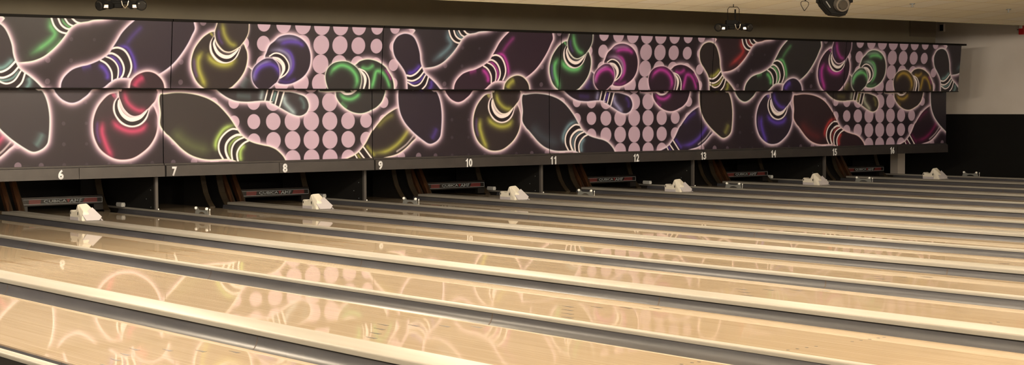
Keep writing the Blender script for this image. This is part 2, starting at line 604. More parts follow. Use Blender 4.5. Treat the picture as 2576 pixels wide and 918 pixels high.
def housing(x, y, label):
    t = empty('ball_return_housing', (x, y, 0.0788), label, 'ball return housing', 'white housings on the wide cappings')
    # local: +Y towards the pit, x 0..0.25
    bm = bmesh.new()
    prof = [(0.0, 0.0), (0.265, 0.0), (0.268, 0.085), (0.258, 0.112), (0.238, 0.124), (0.215, 0.122), (0.185, 0.108), (0.105, 0.104), (0.085, 0.116), (0.050, 0.185), (0.030, 0.200), (0.0, 0.150)]
    prism(bm, prof, 'x', 0.0, 0.10)
    hull(bm, [(0.0, -0.10, 0.0), (0.24, -0.10, 0.0), (0.24, 0.09, 0.0), (0.0, 0.02, 0.0), (0.02, -0.09, 0.12), (0.0, 0.03, 0.150),
              (0.01, 0.025, 0.206), (0.115, 0.025, 0.212), (0.10, 0.055, 0.195), (0.215, 0.03, 0.120), (0.22, -0.06, 0.075), (0.235, 0.09, 0.11), (0.01, 0.050, 0.186)])
    hull(bm, [(0.20, 0.03, 0.0), (0.255, 0.03, 0.0), (0.20, 0.12, 0.0), (0.255, 0.12, 0.0), (0.205, 0.03, 0.125), (0.25, 0.035, 0.105), (0.205, 0.12, 0.125), (0.25, 0.12, 0.105), (0.228, 0.04, 0.132)])
    hull(bm, [(0.09, 0.24, 0.0), (0.25, 0.24, 0.0), (0.09, 0.268, 0.09), (0.25, 0.268, 0.09), (0.09, 0.09, 0.10), (0.25, 0.09, 0.10), (0.25, 0.09, 0.0), (0.09, 0.258, 0.11), (0.25, 0.258, 0.11), (0.09, 0.09, 0.0), (0.09, 0.268, 0.0), (0.25, 0.268, 0.0)])
    bmesh.ops.bevel(bm, geom=[e for e in bm.edges if e.calc_length() > 0.03], offset=0.004, segments=2, affect='EDGES')
    mk('housing_shell', bm, M_WHITE, t)
    # sloping pentagonal front plate
    bm = bmesh.new()
    o3 = Vector((0.02, -0.125, 0.0))
    ux = Vector((1, 0, 0)); uv = Vector((0, 0.10, 0.165)).normalized()
    nr = ux.cross(uv).normalized()
    pts = [(0.02, 0.0), (0.19, -0.002), (0.235, 0.045), (0.140, 0.182), (-0.012, 0.085)]
    A = [bm.verts.new(o3 + ux * a + uv * b) for a, b in pts]
    B = [bm.verts.new(o3 + ux * a + uv * b + nr * 0.014) for a, b in pts]
    bm.faces.new(A[::-1]); bm.faces.new(B)
    for i in range(5):
        bm.faces.new((A[i], A[(i + 1) % 5], B[(i + 1) % 5], B[i]))
    bmesh.ops.translate(bm, verts=bm.verts[:], vec=-nr * 0.0)
    mk('front_plate', bm, M_PLATE, t)
    bm = bmesh.new()
    box(bm, -0.004, 0.02, 0.008, 0.262, 0.0, 0.043, bev=0.002)
    mk('base_skirt', bm, M_PLATE, t)
    for yy, zz, hh in ((0.245, 0.088, 0.018), (0.030, 0.088, 0.022)):
        bm = bmesh.new()
        pts = [(yy + 0.009 * math.cos(q * PI / 6), zz + hh * math.sin(q * PI / 6)) for q in range(12)]
        prism(bm, pts, 'x', -0.0025, 0.004)
        mk('bolt_slot', bm, M_HOLE, t)
    bm = bmesh.new()
    hull(bm, [(0.24, -0.14, 0), (0.262, -0.14, 0), (0.24, 0.0, 0), (0.262, 0.0, 0), (0.25, 0.0, 0.07), (0.24, 0.0, 0.07)])
    mk('side_fin', bm, M_PLATE, t)
    return t


def reparent_copy(src, loc, label):
    c = copy_tree(src)
    c.location = loc
    c['label'] = label
    return c


hs = None
for i, pair in enumerate(range(-1, 5)):
    lab = ('white ball return housing beside the pit of lane 6, nearest of its kind' if pair == -1 else
           'white ball return housing on the capping between lane %d and lane %d' % (7 + 2 * pair, 8 + 2 * pair))
    y = [19.93, 20.04, 20.03, 20.08, 20.2, 20.3][i]
    loc = (pair * P + 1.592, y, 0.0788)
    if hs is None:
        hs = housing(loc[0], loc[1], lab)
    else:
        reparent_copy(hs, loc, lab)


def bracket(x, y, label):
    t = empty('sensor_bracket', (x, y, 0.062), label, 'sensor bracket', 'twin sensor brackets on the narrow cappings')
    bm = bmesh.new()
    pts = [(0, 0), (0.09, 0), (0.115, 0.018), (0.15, 0.030), (0.19, 0.034), (0.23, 0.030), (0.265, 0.018), (0.29, 0), (0.385, 0),
           (0.375, 0.03), (0.360, 0.085), (0.340, 0.098), (0.320, 0.094), (0.290, 0.062), (0.255, 0.056), (0.13, 0.056), (0.095, 0.062), (0.065, 0.094), (0.045, 0.098), (0.028, 0.085), (0.012, 0.03)]
    prism(bm, pts, 'x', 0.030, 0.036)
    prism(bm, [(0.0, 0), (0.385, 0), (0.385, 0.004), (0.0, 0.004)], 'x', 0.016, 0.062)
    mk('bracket_plate', bm, M_BRACK, t)
    for yy in (0.045, 0.345):
        bm = bmesh.new()
        cyl(bm, (0.032, yy, 0.078), (0.016, yy - 0.006, 0.078), 0.020, 0.019, 14)
        cyl(bm, (0.016, yy - 0.006, 0.078), (0.008, yy - 0.008, 0.078), 0.019, 0.011, 14)
        bm2 = mk('lens_knob', bm, M_GLASSW, t, smooth=False)
    bm = bmesh.new()
    cyl(bm, (0.040, -0.018, 0.0), (0.040, -0.018, 0.065), 0.003, 0.003, 8)
    cyl(bm, (0.040, -0.018, 0.06), (0.040, -0.018, 0.082), 0.007, 0.007, 10)
    mk('white_rod', bm, M_GLASSW, t)
    return t


br = None
for i, pair in enumerate(range(0, 6)):
    lab = ('grey twin sensor bracket on the far edge capping against the black wall' if pair == 5 else
           'grey twin sensor bracket on the capping between lane %d and lane %d' % (6 + 2 * pair, 7 + 2 * pair))
    y = [20.10, 20.23, 20.33, 20.45, 20.50, 20.70][i]
    if br is None:
        br = bracket(pair * P, y, lab)
    else:
        reparent_copy(br, (pair * P, y, 0.062), lab)

bl = None
for i, pair in enumerate(range(0, 6)):
    lab = ('small pale junction block at the pit end of the capping beyond lane 16' if pair == 5 else
           'small pale junction block at the pit end of the capping between lane %d and %d' % (6 + 2 * pair, 7 + 2 * pair))
    y = [22.60, 22.72, 22.85, 22.7, 22.95, 23.1][i]
    if bl is None:
        t = empty('junction_block', (pair * P, y, 0.062), lab, 'junction block', 'junction blocks at the pit end')
        bm = bmesh.new()
        prism(bm, [(-0.052, 0.03), (-0.042, 0.0), (0.008, 0.0), (0.018, 0.03), (0.008, 0.062), (-0.042, 0.062)], 'y', -0.015, 0.16)
        bmesh.ops.bevel(bm, geom=bm.edges[:], offset=0.003, segments=1, affect='EDGES')
        mk('block_body', bm, mat('grey_block', alb((206, 196, 178)), 0.5), t)
        bm = bmesh.new(); cyl(bm, (-0.017, -0.015, 0.03), (-0.017, -0.024, 0.03), 0.022, 0.018, 6)
        mk('end_cap', bm, M_GLASSW, t)
        bl = t
    else:
        reparent_copy(bl, (pair * P, y, 0.062), lab)

# ------------------------------------------------------------------ pit: dividers, kickbacks, sweep bars
Z_RAIL = 0.532            # underside of the masking rail
dv = None
for pair in range(0, 5):
    lab = 'black pit divider with slim front post between lane %d and lane %d' % (6 + 2 * pair, 7 + 2 * pair)
    if dv is None:
        t = empty('pit_divider', (pair * P, 21.62, 0.062), lab, 'pit divider', 'black dividers under the masking')
        bm = bmesh.new(); box(bm, 0.022, 0.046, 0.05, 2.42, 0.0, 0.46); mk('divider_panel', bm, M_BLACK, t)
        bm = bmesh.new(); box(bm, 0.015, 0.058, 0.0, 0.05, 0.0, 0.469, bev=0.003); mk('front_post', bm, mat('dark_post', alb((70, 62, 54)), 0.5), t)
        for (yy, zz) in ((0.16, 0.27), (0.30, 0.14), (0.16, 0.03)):
            bm = bmesh.new(); cyl(bm, (0.022, yy, zz), (0.016, yy, zz), 0.008, 0.006, 10); mk('bolt_head', bm, M_STEEL, t)
        bm = bmesh.new(); cyl(bm, (0.045, -0.025, 0.0), (0.045, -0.025, 0.018), 0.009, 0.007, 10); mk('foot_bolt', bm, M_GLASSW, t)
        dv = t
    else:
        reparent_copy(dv, (pair * P, 21.62, 0.062), lab)


def kick_curved(x, y, th, wd, label, group, m=M_BROWN, top=0.62):
    """board whose front edge curves forward towards its foot"""
    t = empty('kickback_board', (x, y, -0.02), label, 'kickback board', group)
    e = [(0.0, -0.18), (0.0, 0.03), (0.05, 0.06), (0.13, 0.13), (0.21, 0.23), (0.27, 0.36), (0.31, 0.50), (0.34, 1.6)]
    bm = bmesh.new()
    prism(bm, e + [(0.9, 1.6), (0.9, -0.18)], 'x', 0.004, th)
    mk('board_panel', bm, mat('pit_side_panel', alb((26, 22, 18)), 0.8) if 'pit_side_panel' not in bpy.data.materials else bpy.data.materials['pit_side_panel'], t)
    bm = bmesh.new()
    a = [bm.verts.new((-wd, yy - 0.012, zz)) for yy, zz in e]
    b = [bm.verts.new((th + 0.002, yy - 0.012, zz)) for yy, zz in e]
    c = [bm.verts.new((-wd, yy + 0.012, zz)) for yy, zz in e]
    d = [bm.verts.new((th + 0.002, yy + 0.012, zz)) for yy, zz in e]
    for i in range(len(e) - 1):
        bm.faces.new((a[i], b[i], b[i + 1], a[i + 1])); bm.faces.new((c[i + 1], d[i + 1], d[i], c[i]))
        bm.faces.new((a[i + 1], c[i + 1], c[i], a[i])); bm.faces.new((b[i], d[i], d[i + 1], b[i + 1]))
    bm.faces.new((a[0], c[0], d[0], b[0])); bm.faces.new((a[-1], b[-1], d[-1], c[-1]))
    mk('edge_band', bm, m, t)
    return t


def kick_slant(x, y, wd, label, group):
    t = empty('kickback_plank', (x, y, 0.0), label, 'kickback plank', group)
    bm = bmesh.new()
    prism(bm, [(0.0, -0.2), (0.0, 0.05), (0.62, 1.0), (0.75, 1.0), (0.10, 0.05), (0.10, -0.2)], 'x', 0.0, wd)
    mk('plank_board', bm, M_WOOD, t)
    bm = bmesh.new()
    prism(bm, [(0.03, 0.055), (0.75, 1.0), (0.73, 1.0), (0.0, 0.055)], 'x', wd, wd + 0.02)
    mk('edge_strip', bm, M_BROWN, t)
    return t


kc1 = kc2 = ks1 = ks2 = kr = None
for pair in range(-1, 5):
    x = pair * P
    o_, e_ = 7 + 2 * pair, 8 + 2 * pair
    if pair >= 0:
        if kc1 is None:
            kc1 = kick_curved(x + 1.415, 22.62, 0.05, 0.03, 'dark brown curved kickback board right of the lane %d pit' % o_, 'curved kickback boards')
            kc2 = kick_curved(x + 1.68, 22.58, 0.05, 0.05, 'dark brown curved board ending the wide capping right of lane %d' % o_, 'curved capping end boards')
        else:
            reparent_copy(kc1, (x + 1.415, 22.62, -0.02), 'dark brown curved kickback board right of the lane %d pit' % o_)
            reparent_copy(kc2, (x + 1.68, 22.58, -0.02), 'dark brown curved board ending the wide capping right of lane %d' % o_)
    la = 'orange-brown slanted kickback plank left of the lane %d pit, farther from its sweep bar' % e_
    lb = 'orange-brown slanted kickback plank touching the left side of the lane %d pit' % e_
    if ks1 is None:
        ks1 = kick_slant(x + 1.74, 22.62, 0.06, la, 'slanted kickback planks, outer')
        ks2 = kick_slant(x + 1.90, 22.62, 0.07, lb, 'slanted kickback planks, inner')
    else:
        reparent_copy(ks1, (x + 1.74, 22.62, 0.0), la)
        reparent_copy(ks2, (x + 1.90, 22.62, 0.0), lb)
    lr = 'dark brown curved kickback board at the right end of the sweep bar of lane %d' % e_
    if kr is None:
        kr = kick_curved(x + 3.30, 22.86, 0.05, 0.04, lr, 'curved kickback boards right of the sweep bars')
    else:
        reparent_copy(kr, (x + 3.30, 22.86, -0.02), lr)


def sweep(x, y, label):
    t = empty('sweep_bar', (x, y, 0.05), label, 'sweep bar', 'sweep bars lowered over the even lanes')
    bm = bmesh.new(); box(bm, 0.0, 1.235, 0.0, 0.10, 0.055, 0.185, bev=0.006)
    box(bm, 0.03, 0.11, 0.01, 0.09, -0.03, 0.06); box(bm, 1.10, 1.24, 0.01, 0.09, -0.03, 0.06)
    mk('bar_body', bm, M_SIGN, t)
    # sign face: outline, stripes, lettering
    bm = bmesh.new()
    a0, a1, b0, b1, wv = 0.045, 1.225, 0.080, 0.152, 0.0045
    for q in ((a0, a1, b0, b0 + wv), (a0, a1, b1 - wv, b1), (a1 - wv, a1, b0, b1)):
        box(bm, q[0], q[1], -0.003, 0.0, q[2], q[3])
    f = mk('sign_outline', bm, M_SIGNW, t)
    for s0, s1 in ((0.125, 0.295), (0.955, 1.145)):
        bm = bmesh.new()
        for j in range(4):
            z0 = 0.0885 + j * 0.0155
            d = 0.008 * (3 - j if s0 > .5 else j)
            box(bm, s0 + (0.0 if s0 < .5 else -d), s1 + (0.0 if s0 > .5 else d * 0.3), -0.003, 0.0, z0, z0 + 0.0095)
        mk('red_stripes', bm, M_SIGNR, t)
    bm = text_bm('QUBICA', 0.046, 0.335, 0.012)
    bmesh.ops.translate(bm, verts=bm.verts[:], vec=(0.345, -0.0005, 0.093))
    mk('lettering', bm, M_SIGNW, t)
    bm = bmesh.new()
    prism(bm, [(0.683, 0.141), (0.735, 0.141), (0.709, 0.090)], 'y', -0.004, 0.0)
    mk('red_triangle', bm, M_SIGNR, t)
    bm = text_bm('AMF', 0.048, 0.185, 0.014)
    for v in bm.verts:
        v.co.x += v.co.z * 0.15
    bmesh.ops.translate(bm, verts=bm.verts[:], vec=(0.725, -0.0005, 0.092))
    mk('lettering', bm, M_SIGNW, t)
    return t


sb = None
for pair in range(-1, 5):
    x = pair * P
    lab = 'black sweep bar with red striped white lettering over the pin deck of lane %d' % (8 + 2 * pair)
    if sb is None:
        sb = sweep(x + 2.02, 22.88, lab)
    else:
        reparent_copy(sb, (x + 2.02, 22.88, 0.05), lab)

bm = bmesh.new(); box(bm, -6, 17.3, 24.1, 24.15, -0.2, 2.5)
tag(mk('pit_curtain', bm, M_BLACK), 'black curtain closing the pits behind the sweep bars', 'curtain')

# ------------------------------------------------------------------ masking artwork (hand-laid pins and dots pattern)
Q = 6.38
_f, _W = F_PX, IMG_W
CAMn = np.array((CAM.x, 0.0, 1.42136))        # traced in capping-height coordinates; +0.045 in the scene
FWn, R2n, U2n = (np.array(v) for v in (fw, r2, u2))


def ray(px, py):
    return FWn + R2n * (px - _W / 2) / _f - U2n * (py - 459.0) / _f


CROPS = {'C1': (425, 40, 4.589), 'C2': (690, 40, 4.589), 'C3': (405, 220, 4.589), 'C4': (665, 220, 4.589),
         'C5': (960, 60, 5.1), 'C6': (1180, 60, 5.1), 'C7': (930, 220, 5.1), 'C8': (1160, 220, 5.1)}


def to_art(crop, pts, dx=0.0):
    """traced outline points (in detail frames of the photograph) to artwork metres (x along the wall, z up)"""
    ox, oy, sc = CROPS[crop]
    out = []
    for a, b in pts:
        q = ray(ox + a / sc, oy + b / sc)
        if crop in ('C1', 'C2', 'C5', 'C6'):
            k = (21.131 - 21.212) / (2.612 - 1.698)
            t = (21.212 + k * (CAMn[2] - 1.698)) / (q[1] - k * q[2])
        else:
            t = 21.454 / q[1]
        out.append((CAMn[0] + t * q[0] + dx, CAMn[2] + t * q[2]))
    return out


def spl(pts, closed=True, n=5):
    p = np.array(pts, float)
    m = len(p)
    out = []
    rng = range(m) if closed else range(m - 1)
    for i in rng:
        if closed:
            a, b, c, d = p[i - 1], p[i], p[(i + 1) % m], p[(i + 2) % m]
        else:
            a, b, c, d = p[max(i - 1, 0)], p[i], p[i + 1], p[min(i + 2, m - 1)]
        for j in range(n):
            t = j / n
            out.append(0.5 * ((2 * b) + (-a + c) * t + (2 * a - 5 * b + 4 * c - d) * t * t + (-a + 3 * b - 3 * c + d) * t ** 3))
    if not closed:
        out.append(p[-1])
    return np.array(out)


def dist_poly(X, Z, poly, closed):
    d2 = np.full(X.shape, 1e9)
    par = np.zeros(X.shape)
    m = len(poly)
    for i in range(m if closed else m - 1):
        a, b = poly[i], poly[(i + 1) % m]
        ab = b - a
        L = ab @ ab + 1e-12
        t = np.clip(((X - a[0]) * ab[0] + (Z - a[1]) * ab[1]) / L, 0, 1)
        dx, dz = X - a[0] - t * ab[0], Z - a[1] - t * ab[1]
        dd = dx * dx + dz * dz
        upd = dd < d2
        d2 = np.where(upd, dd, d2)
        par = np.where(upd, (i + t) / max(m - 1, 1), par)
    d = np.sqrt(d2)
    if closed:
        ins = np.zeros(X.shape, bool)
        for i in range(m):
            a, b = poly[i], poly[(i + 1) % m]
            c = (a[1] > Z) != (b[1] > Z)
            xi = (b[0] - a[0]) * (Z - a[1]) / (b[1] - a[1] + 1e-12) + a[0]
            ins ^= c & (X < xi)
        d = np.where(ins, -d, d)
    return d, par


CREAM = np.array((246, 222, 208.))
HALO = np.array((202, 160, 170.))
DARKC = np.array((38, 29, 33.))
DOT = np.array((184, 152, 158.))
PAL = {'green': (112, 196, 108), 'lime': (176, 200, 96), 'olive': (176, 168, 70), 'indigo': (92, 62, 160), 'teal': (122, 160, 146),
       'blue': (116, 142, 144), 'magenta': (196, 62, 152), 'crimson': (200, 66, 96), 'red': (200, 60, 56), 'gold': (186, 146, 52),
       'violet': (104, 66, 150), 'wine': (130, 36, 76)}

T = to_art
# each shape: name, closed outline, list of strokes (points, half width, softness, tone, strength, taper)
SH = []


def shape(key, outline, strokes, only=None, halo=1.0, fill=DARKC):
    SH.append(dict(key=key, o=spl(outline), s=strokes, only=only, halo=halo, fill=fill))


def st(pts, w, soft, tone, a=1.0, smooth=True):
    return (spl(pts, False) if smooth else np.array(pts, float), w, soft, tone, a)


def band(crop, a, b, **k):      # dark band between two traced lines
    return None


# --- pin across the lane 10 / 11 joint
shape('A6', T('C8', [(785, 430), (790, 300), (778, 170), (790, 95)], -Q) +
      T('C3', [(40, 75), (150, 62), (250, 62), (370, 75), (470, 100), (560, 135), (640, 185), (710, 250), (780, 330), (830, 400), (880, 480), (930, 550), (1000, 605), (1080, 640), (1180, 665)]) +
      T('C4', [(0, 668), (60, 680), (130, 710), (190, 760), (230, 810), (255, 870), (265, 960)]) +
      T('C3', [(900, 960), (880, 868), (830, 838), (780, 828), (700, 830), (560, 835), (450, 820), (340, 780), (240, 710), (150, 620), (90, 560), (50, 525)]),
      [st(T('C3', [(870, 425), (740, 470), (665, 560), (630, 650), (640, 740)]), .012, .030, 'col', .95),
       st(T('C3', [(980, 655), (925, 715), (915, 790), (930, 860)]), .014, .030, 'col', .95),
       st(T('C3', [(120, 480), (250, 610), (400, 690), (600, 735)]), .02, .09, 'col', .28),
       st(T('C3', [(905, 500), (845, 505), (775, 550), (715, 620), (705, 700), (745, 820)]), .022, .012, 'dark'),
       st(T('C3', [(985, 590), (925, 600), (860, 640), (835, 700), (828, 770), (850, 850)]), .022, .012, 'dark'),
       st(T('C3', [(945, 560), (885, 580), (830, 620), (790, 680), (790, 750), (805, 830)]), .010, .014, 'col', .8),
       st(T('C3', [(885, 485), (820, 480), (750, 520), (690, 590), (665, 670), (675, 750), (720, 830)]), .008, .006, 'cream'),
       st(T('C3', [(925, 548), (870, 550), (800, 590), (755, 650), (745, 720), (760, 780), (785, 828)]), .012, .006, 'cream'),
       st(T('C3', [(960, 575), (900, 600), (850, 640), (820, 700), (815, 770), (825, 835)]), .008, .006, 'cream'),
       st(T('C3', [(1012, 614), (960, 640), (910, 690), (880, 750), (880, 810), (895, 870)]), .008, .006, 'cream')])
# --- small pin behind the round ones: upper fragment and lower body
shape('B3', T('C1', [(890, 600), (960, 620), (1040, 640), (1040, 900), (680, 900), (740, 800)]),
      [st(T('C1', [(830, 830), (900, 700)]), .03, .05, 'col', .35)], only='U', halo=.5)
shape('B3', T('C3', [(560, -60), (640, 25), (720, 90), (800, 135), (880, 160), (1000, 168), (1100, 160), (1190, 155), (1285, 165)]) +
      T('C4', [(70, 175), (130, 205), (200, 245), (300, 300), (380, 328), (440, 322), (490, 285), (515, 220), (500, 150), (460, 100), (380, 70), (300, 52), (230, 48), (100, 20), (60, -60)]),
      [st(T('C4', [(230, 70), (235, 170), (300, 250), (370, 320)]), .03, .03, 'pale', .9),
       st(T('C4', [(400, 100), (455, 180), (450, 260)]), .01, .03, 'col', .5),
       st(T('C3', [(1175, 20), (1150, 150)]), .02, .025, 'pale', .8),
       st(T('C3', [(860, 90), (1050, 110)]), .02, .04, 'col', .3),
       st(T('C4', [(70, 30), (38, 160)], ), .018, .006, 'dark'),
       st(T('C4', [(193, 50), (152, 200)]), .018, .006, 'dark'),
       st(T('C4', [(133, 40), (96, 170)]), .016, .012, 'col', .9),
       st(T('C4', [(40, 20), (5, 160)]), .007, .005, 'cream'), st(T('C4', [(104, 30), (65, 168)]), .007, .005, 'cream'),
       st(T('C4', [(165, 40), (125, 190)]), .007, .005, 'cream'), st(T('C4', [(228, 50), (178, 218)]), .008, .005, 'cream')], only='L')


def crescent(crop, outer, mid, inner, glow, left, headg):
    return [st(T(crop, glow), .034, .030, 'col', .95), st(T(crop, left), .028, .032, 'col', .95),
            st(T(crop, headg), .026, .034, 'col', .8)]


# --- pins seen from above: B1
shape('B1', T('C1', [(520, 180), (440, 210), (370, 270), (300, 370), (265, 470), (255, 560), (270, 650), (320, 760), (410, 840), (540, 880), (695, 838), (760, 790), (830, 710), (880, 620), (905, 520), (905, 430), (885, 370), (850, 310), (700, 200)]),
      crescent('C1', 0, 0, 0, [(440, 420), (490, 510), (590, 560), (700, 555), (790, 480)], [(400, 400), (340, 500), (345, 620), (390, 740), (430, 840)], [(500, 200), (480, 220)]) +
      [st(T('C1', [(290, 480), (300, 620), (330, 720)]), .006, .02, 'violet', .5),
       st(T('C1', [(525, 245), (490, 300), (480, 370), (500, 440), (560, 510), (640, 535), (720, 515), (780, 460), (815, 370)]), .009, .010, 'cream')], only='U')
shape('B1', T('C1', [(575, -40), (565, 50), (550, 110), (532, 170), (530, 210), (545, 290), (590, 360), (640, 405), (700, 418), (760, 395), (812, 362), (850, 318), (890, 260), (920, 180), (925, 50), (925, -40)]),
      [st(T('C1', [(615, 60), (640, 210), (710, 320), (800, 345)]), .022, .030, 'col', .8),
       st(T('C1', [(575, 150), (580, 250), (630, 340)]), .006, .02, 'violet', .5)], only='U', halo=.25)
SH[-1]['cres'] = [
    st(T('C1', [(524, 240), (505, 320), (540, 420), (610, 490), (680, 505), (750, 470), (812, 372)]), .029, .006, 'dark'),
    st(T('C1', [(530, 270), (520, 330), (560, 420), (630, 468), (700, 470), (760, 430), (805, 380)]), .021, .005, 'cream'),
    st(T('C1', [(530, 240), (555, 330), (620, 400), (690, 418), (750, 400), (812, 362)]), .003, .004, 'cream')]
# --- B2
shape('B2', T('C1', [(1110, 490), (1125, 420), (1160, 340)]) + T('C2', [(0, 290), (60, 238), (150, 215), (240, 225), (320, 265), (380, 330), (415, 420), (420, 520), (400, 610), (350, 690), (280, 745), (190, 785), (100, 790), (30, 765), (-40, 640)]),
      [st(T('C2', [(0, 285), (100, 270), (200, 262), (300, 300)]), .020, .030, 'pale', .6),
       st(T('C2', [(60, 330), (160, 300), (280, 310), (350, 360)]), .012, .030, 'col', .9),
       st(T('C2', [(-60, 400), (60, 395), (150, 440), (190, 520), (185, 610), (120, 700)]), .014, .028, 'pale', .8),
       st(T('C2', [(90, 370), (180, 420), (220, 520), (205, 630), (120, 740)]), .008, .022, 'col', .9),
       st(T('C2', [(40, 740), (150, 765), (260, 720)]), .004, .03, 'col', .5),
       st(T('C2', [(-55, 475), (0, 450), (60, 455), (110, 490), (145, 555), (145, 620), (110, 670), (65, 716)]), .018, .006, 'dark'),
       st(T('C2', [(-55, 465), (0, 432), (60, 436), (120, 475), (165, 550), (165, 620), (125, 680), (65, 718)]), .006, .005, 'cream'),
       st(T('C2', [(-20, 478), (50, 495), (100, 550), (112, 610), (95, 660), (70, 705)]), .017, .005, 'cream'),
       st(T('C2', [(-10, 492), (40, 515), (85, 565), (96, 620), (85, 670), (65, 710)]), .004, .004, 'cream')])
shape('B2', T('C1', [(1110, 490), (1040, 530), (980, 590), (955, 660), (960, 740), (990, 800), (1040, 845), (1110, 850), (1160, 838), (1216, 790)]) + T('C2', [(30, 765), (60, 700), (62, 620), (40, 550), (0, 505)]) + T('C1', [(1180, 488)]),
      [st(T('C1', [(985, 760), (985, 680), (1030, 590), (1110, 540), (1190, 525)]), .012, .022, 'pale', .8),
       st(T('C1', [(1000, 750), (1010, 650), (1080, 580), (1180, 560), (1250, 610), (1280, 700)]), .020, .026, 'col', .95)], only='U', halo=.35)
# --- B4
shape('B4', T('C2', [(940, 560), (990, 520), (1070, 500), (1150, 510), (1220, 540), (1285, 590)]) + T('C5', [(80, 600), (130, 680), (155, 760), (162, 860)]) +
      T('C7', [(198, 60), (185, 110), (150, 190), (80, 260), (0, 300)]) + T('C4', [(1235, 265), (1130, 300), (1030, 290), (940, 245), (870, 180), (830, 110), (812, 30)]) + T('C2', [(700, 860), (760, 700)]),
      [st(T('C2', [(990, 590), (1080, 610), (1160, 560)]), .018, .03, 'col', .8),
       st(T('C2', [(1250, 650), (1180, 640), (1150, 740), (1120, 860)]), .022, .026, 'col', .95),
       st(T('C5', [(-20, 590), (40, 660), (80, 740), (110, 840)]), .016, .022, 'col', .9),
       st(T('C5', [(40, 575), (90, 650), (125, 730)]), .006, .014, 'magenta', .7),
       st(T('C4', [(860, 60), (920, 120), (1000, 135), (1070, 100), (1110, 50)]), .022, .026, 'col', .9),
       st(T('C4', [(880, 170), (960, 240)]), .01, .03, 'col', .5),
       st(T('C2', [(985, 620), (1045, 670), (1080, 740), (1065, 850)]), .024, .006, 'dark'),
       st(T('C2', [(978, 610), (1050, 645), (1095, 730), (1095, 850)]), .006, .005, 'cream'),
       st(T('C2', [(990, 625), (1040, 690), (1050, 760), (1025, 860)]), .019, .005, 'cream'),
       st(T('C4', [(875, 35), (930, 72), (1000, 70), (1060, 30)]), .010, .005, 'cream')])
shape('B4', T('C2', [(640, 870), (620, 840), (595, 760), (590, 680), (620, 600), (680, 545), (760, 522), (840, 525), (910, 560), (965, 610), (1000, 680), (1005, 760), (985, 860)]) + T('C4', [(1035, 45), (990, 62), (940, 62), (890, 42)]),
      [st(T('C2', [(640, 700), (680, 620), (770, 570), (870, 600), (940, 680), (955, 770), (915, 850)]), .022, .030, 'col', .95)], halo=.4)
# --- A5
shape('A5', T('C7', [(375, 265), (270, 310), (180, 380), (110, 460), (50, 540)]) + T('C4', [(1235, 515), (1170, 640), (1100, 730), (1040, 780), (930, 832), (880, 870), (900, 960)]) +
      T('C7', [(0, 990), (160, 912), (340, 860), (450, 790), (540, 700), (600, 620), (520, 480), (430, 350)]),
      [st(T('C7', [(30, 840), (200, 822), (320, 755), (410, 670), (480, 575), (525, 500)]), .024, .028, 'col', .9),
       st(T('C7', [(90, 520), (200, 410), (320, 340)]), .01, .04, 'col', .5),
       st(T('C7', [(560, 620), (470, 730), (350, 820)]), .003, .012, 'cream', .6),
       st(T('C4', [(1170, 660), (1285, 800)]), .02, .02, 'col', .7),
       st(T('C4', [(1118, 712), (1200, 835)]), .016, .005, 'dark'), st(T('C4', [(1072, 765), (1120, 840)]), .012, .01, 'col', .8),
       st(T('C4', [(1143, 685), (1248, 830)]), .007, .005, 'cream'), st(T('C4', [(1095, 742), (1165, 832)]), .007, .005, 'cream'),
       st(T('C4', [(1050, 778), (1080, 832)]), .006, .005, 'cream')], only='L')
# --- A2
shape('A2', T('C5', [(440, 20), (430, 85), (380, 150), (300, 260), (360, 420), (440, 520), (525, 562), (600, 562), (690, 545), (780, 500), (860, 430), (930, 350), (985, 270), (1030, 195), (1080, 150), (1130, 130), (1200, 118)]) + T('C6', [(130, 102), (225, 90), (300, 60), (330, 0)]),
      [st(T('C5', [(845, 60), (855, 170), (890, 250), (850, 320), (760, 400), (640, 490)]), .018, .040, 'col', .8),
       st(T('C5', [(960, 300), (900, 380), (800, 470)]), .004, .03, 'col', .5),
       st(T('C5', [(895, 80), (920, 155), (965, 210), (1025, 225)]), .020, .006, 'dark'),
       st(T('C5', [(1015, 80), (1050, 130), (1095, 150)]), .012, .006, 'dark'),
       st(T('C5', [(955, 80), (985, 140), (1030, 180), (1065, 190)]), .010, .012, 'col', .8),
       st(T('C5', [(862, 75), (885, 160), (930, 220), (985, 245), (1025, 240)]), .008, .005, 'cream'),
       st(T('C5', [(925, 75), (950, 150), (1000, 195), (1055, 200)]), .008, .005, 'cream'),
       st(T('C5', [(985, 75), (1020, 140), (1075, 172)]), .007, .005, 'cream'),
       st(T('C5', [(1050, 75), (1090, 120), (1130, 135)]), .008, .005, 'cream')], only='U')
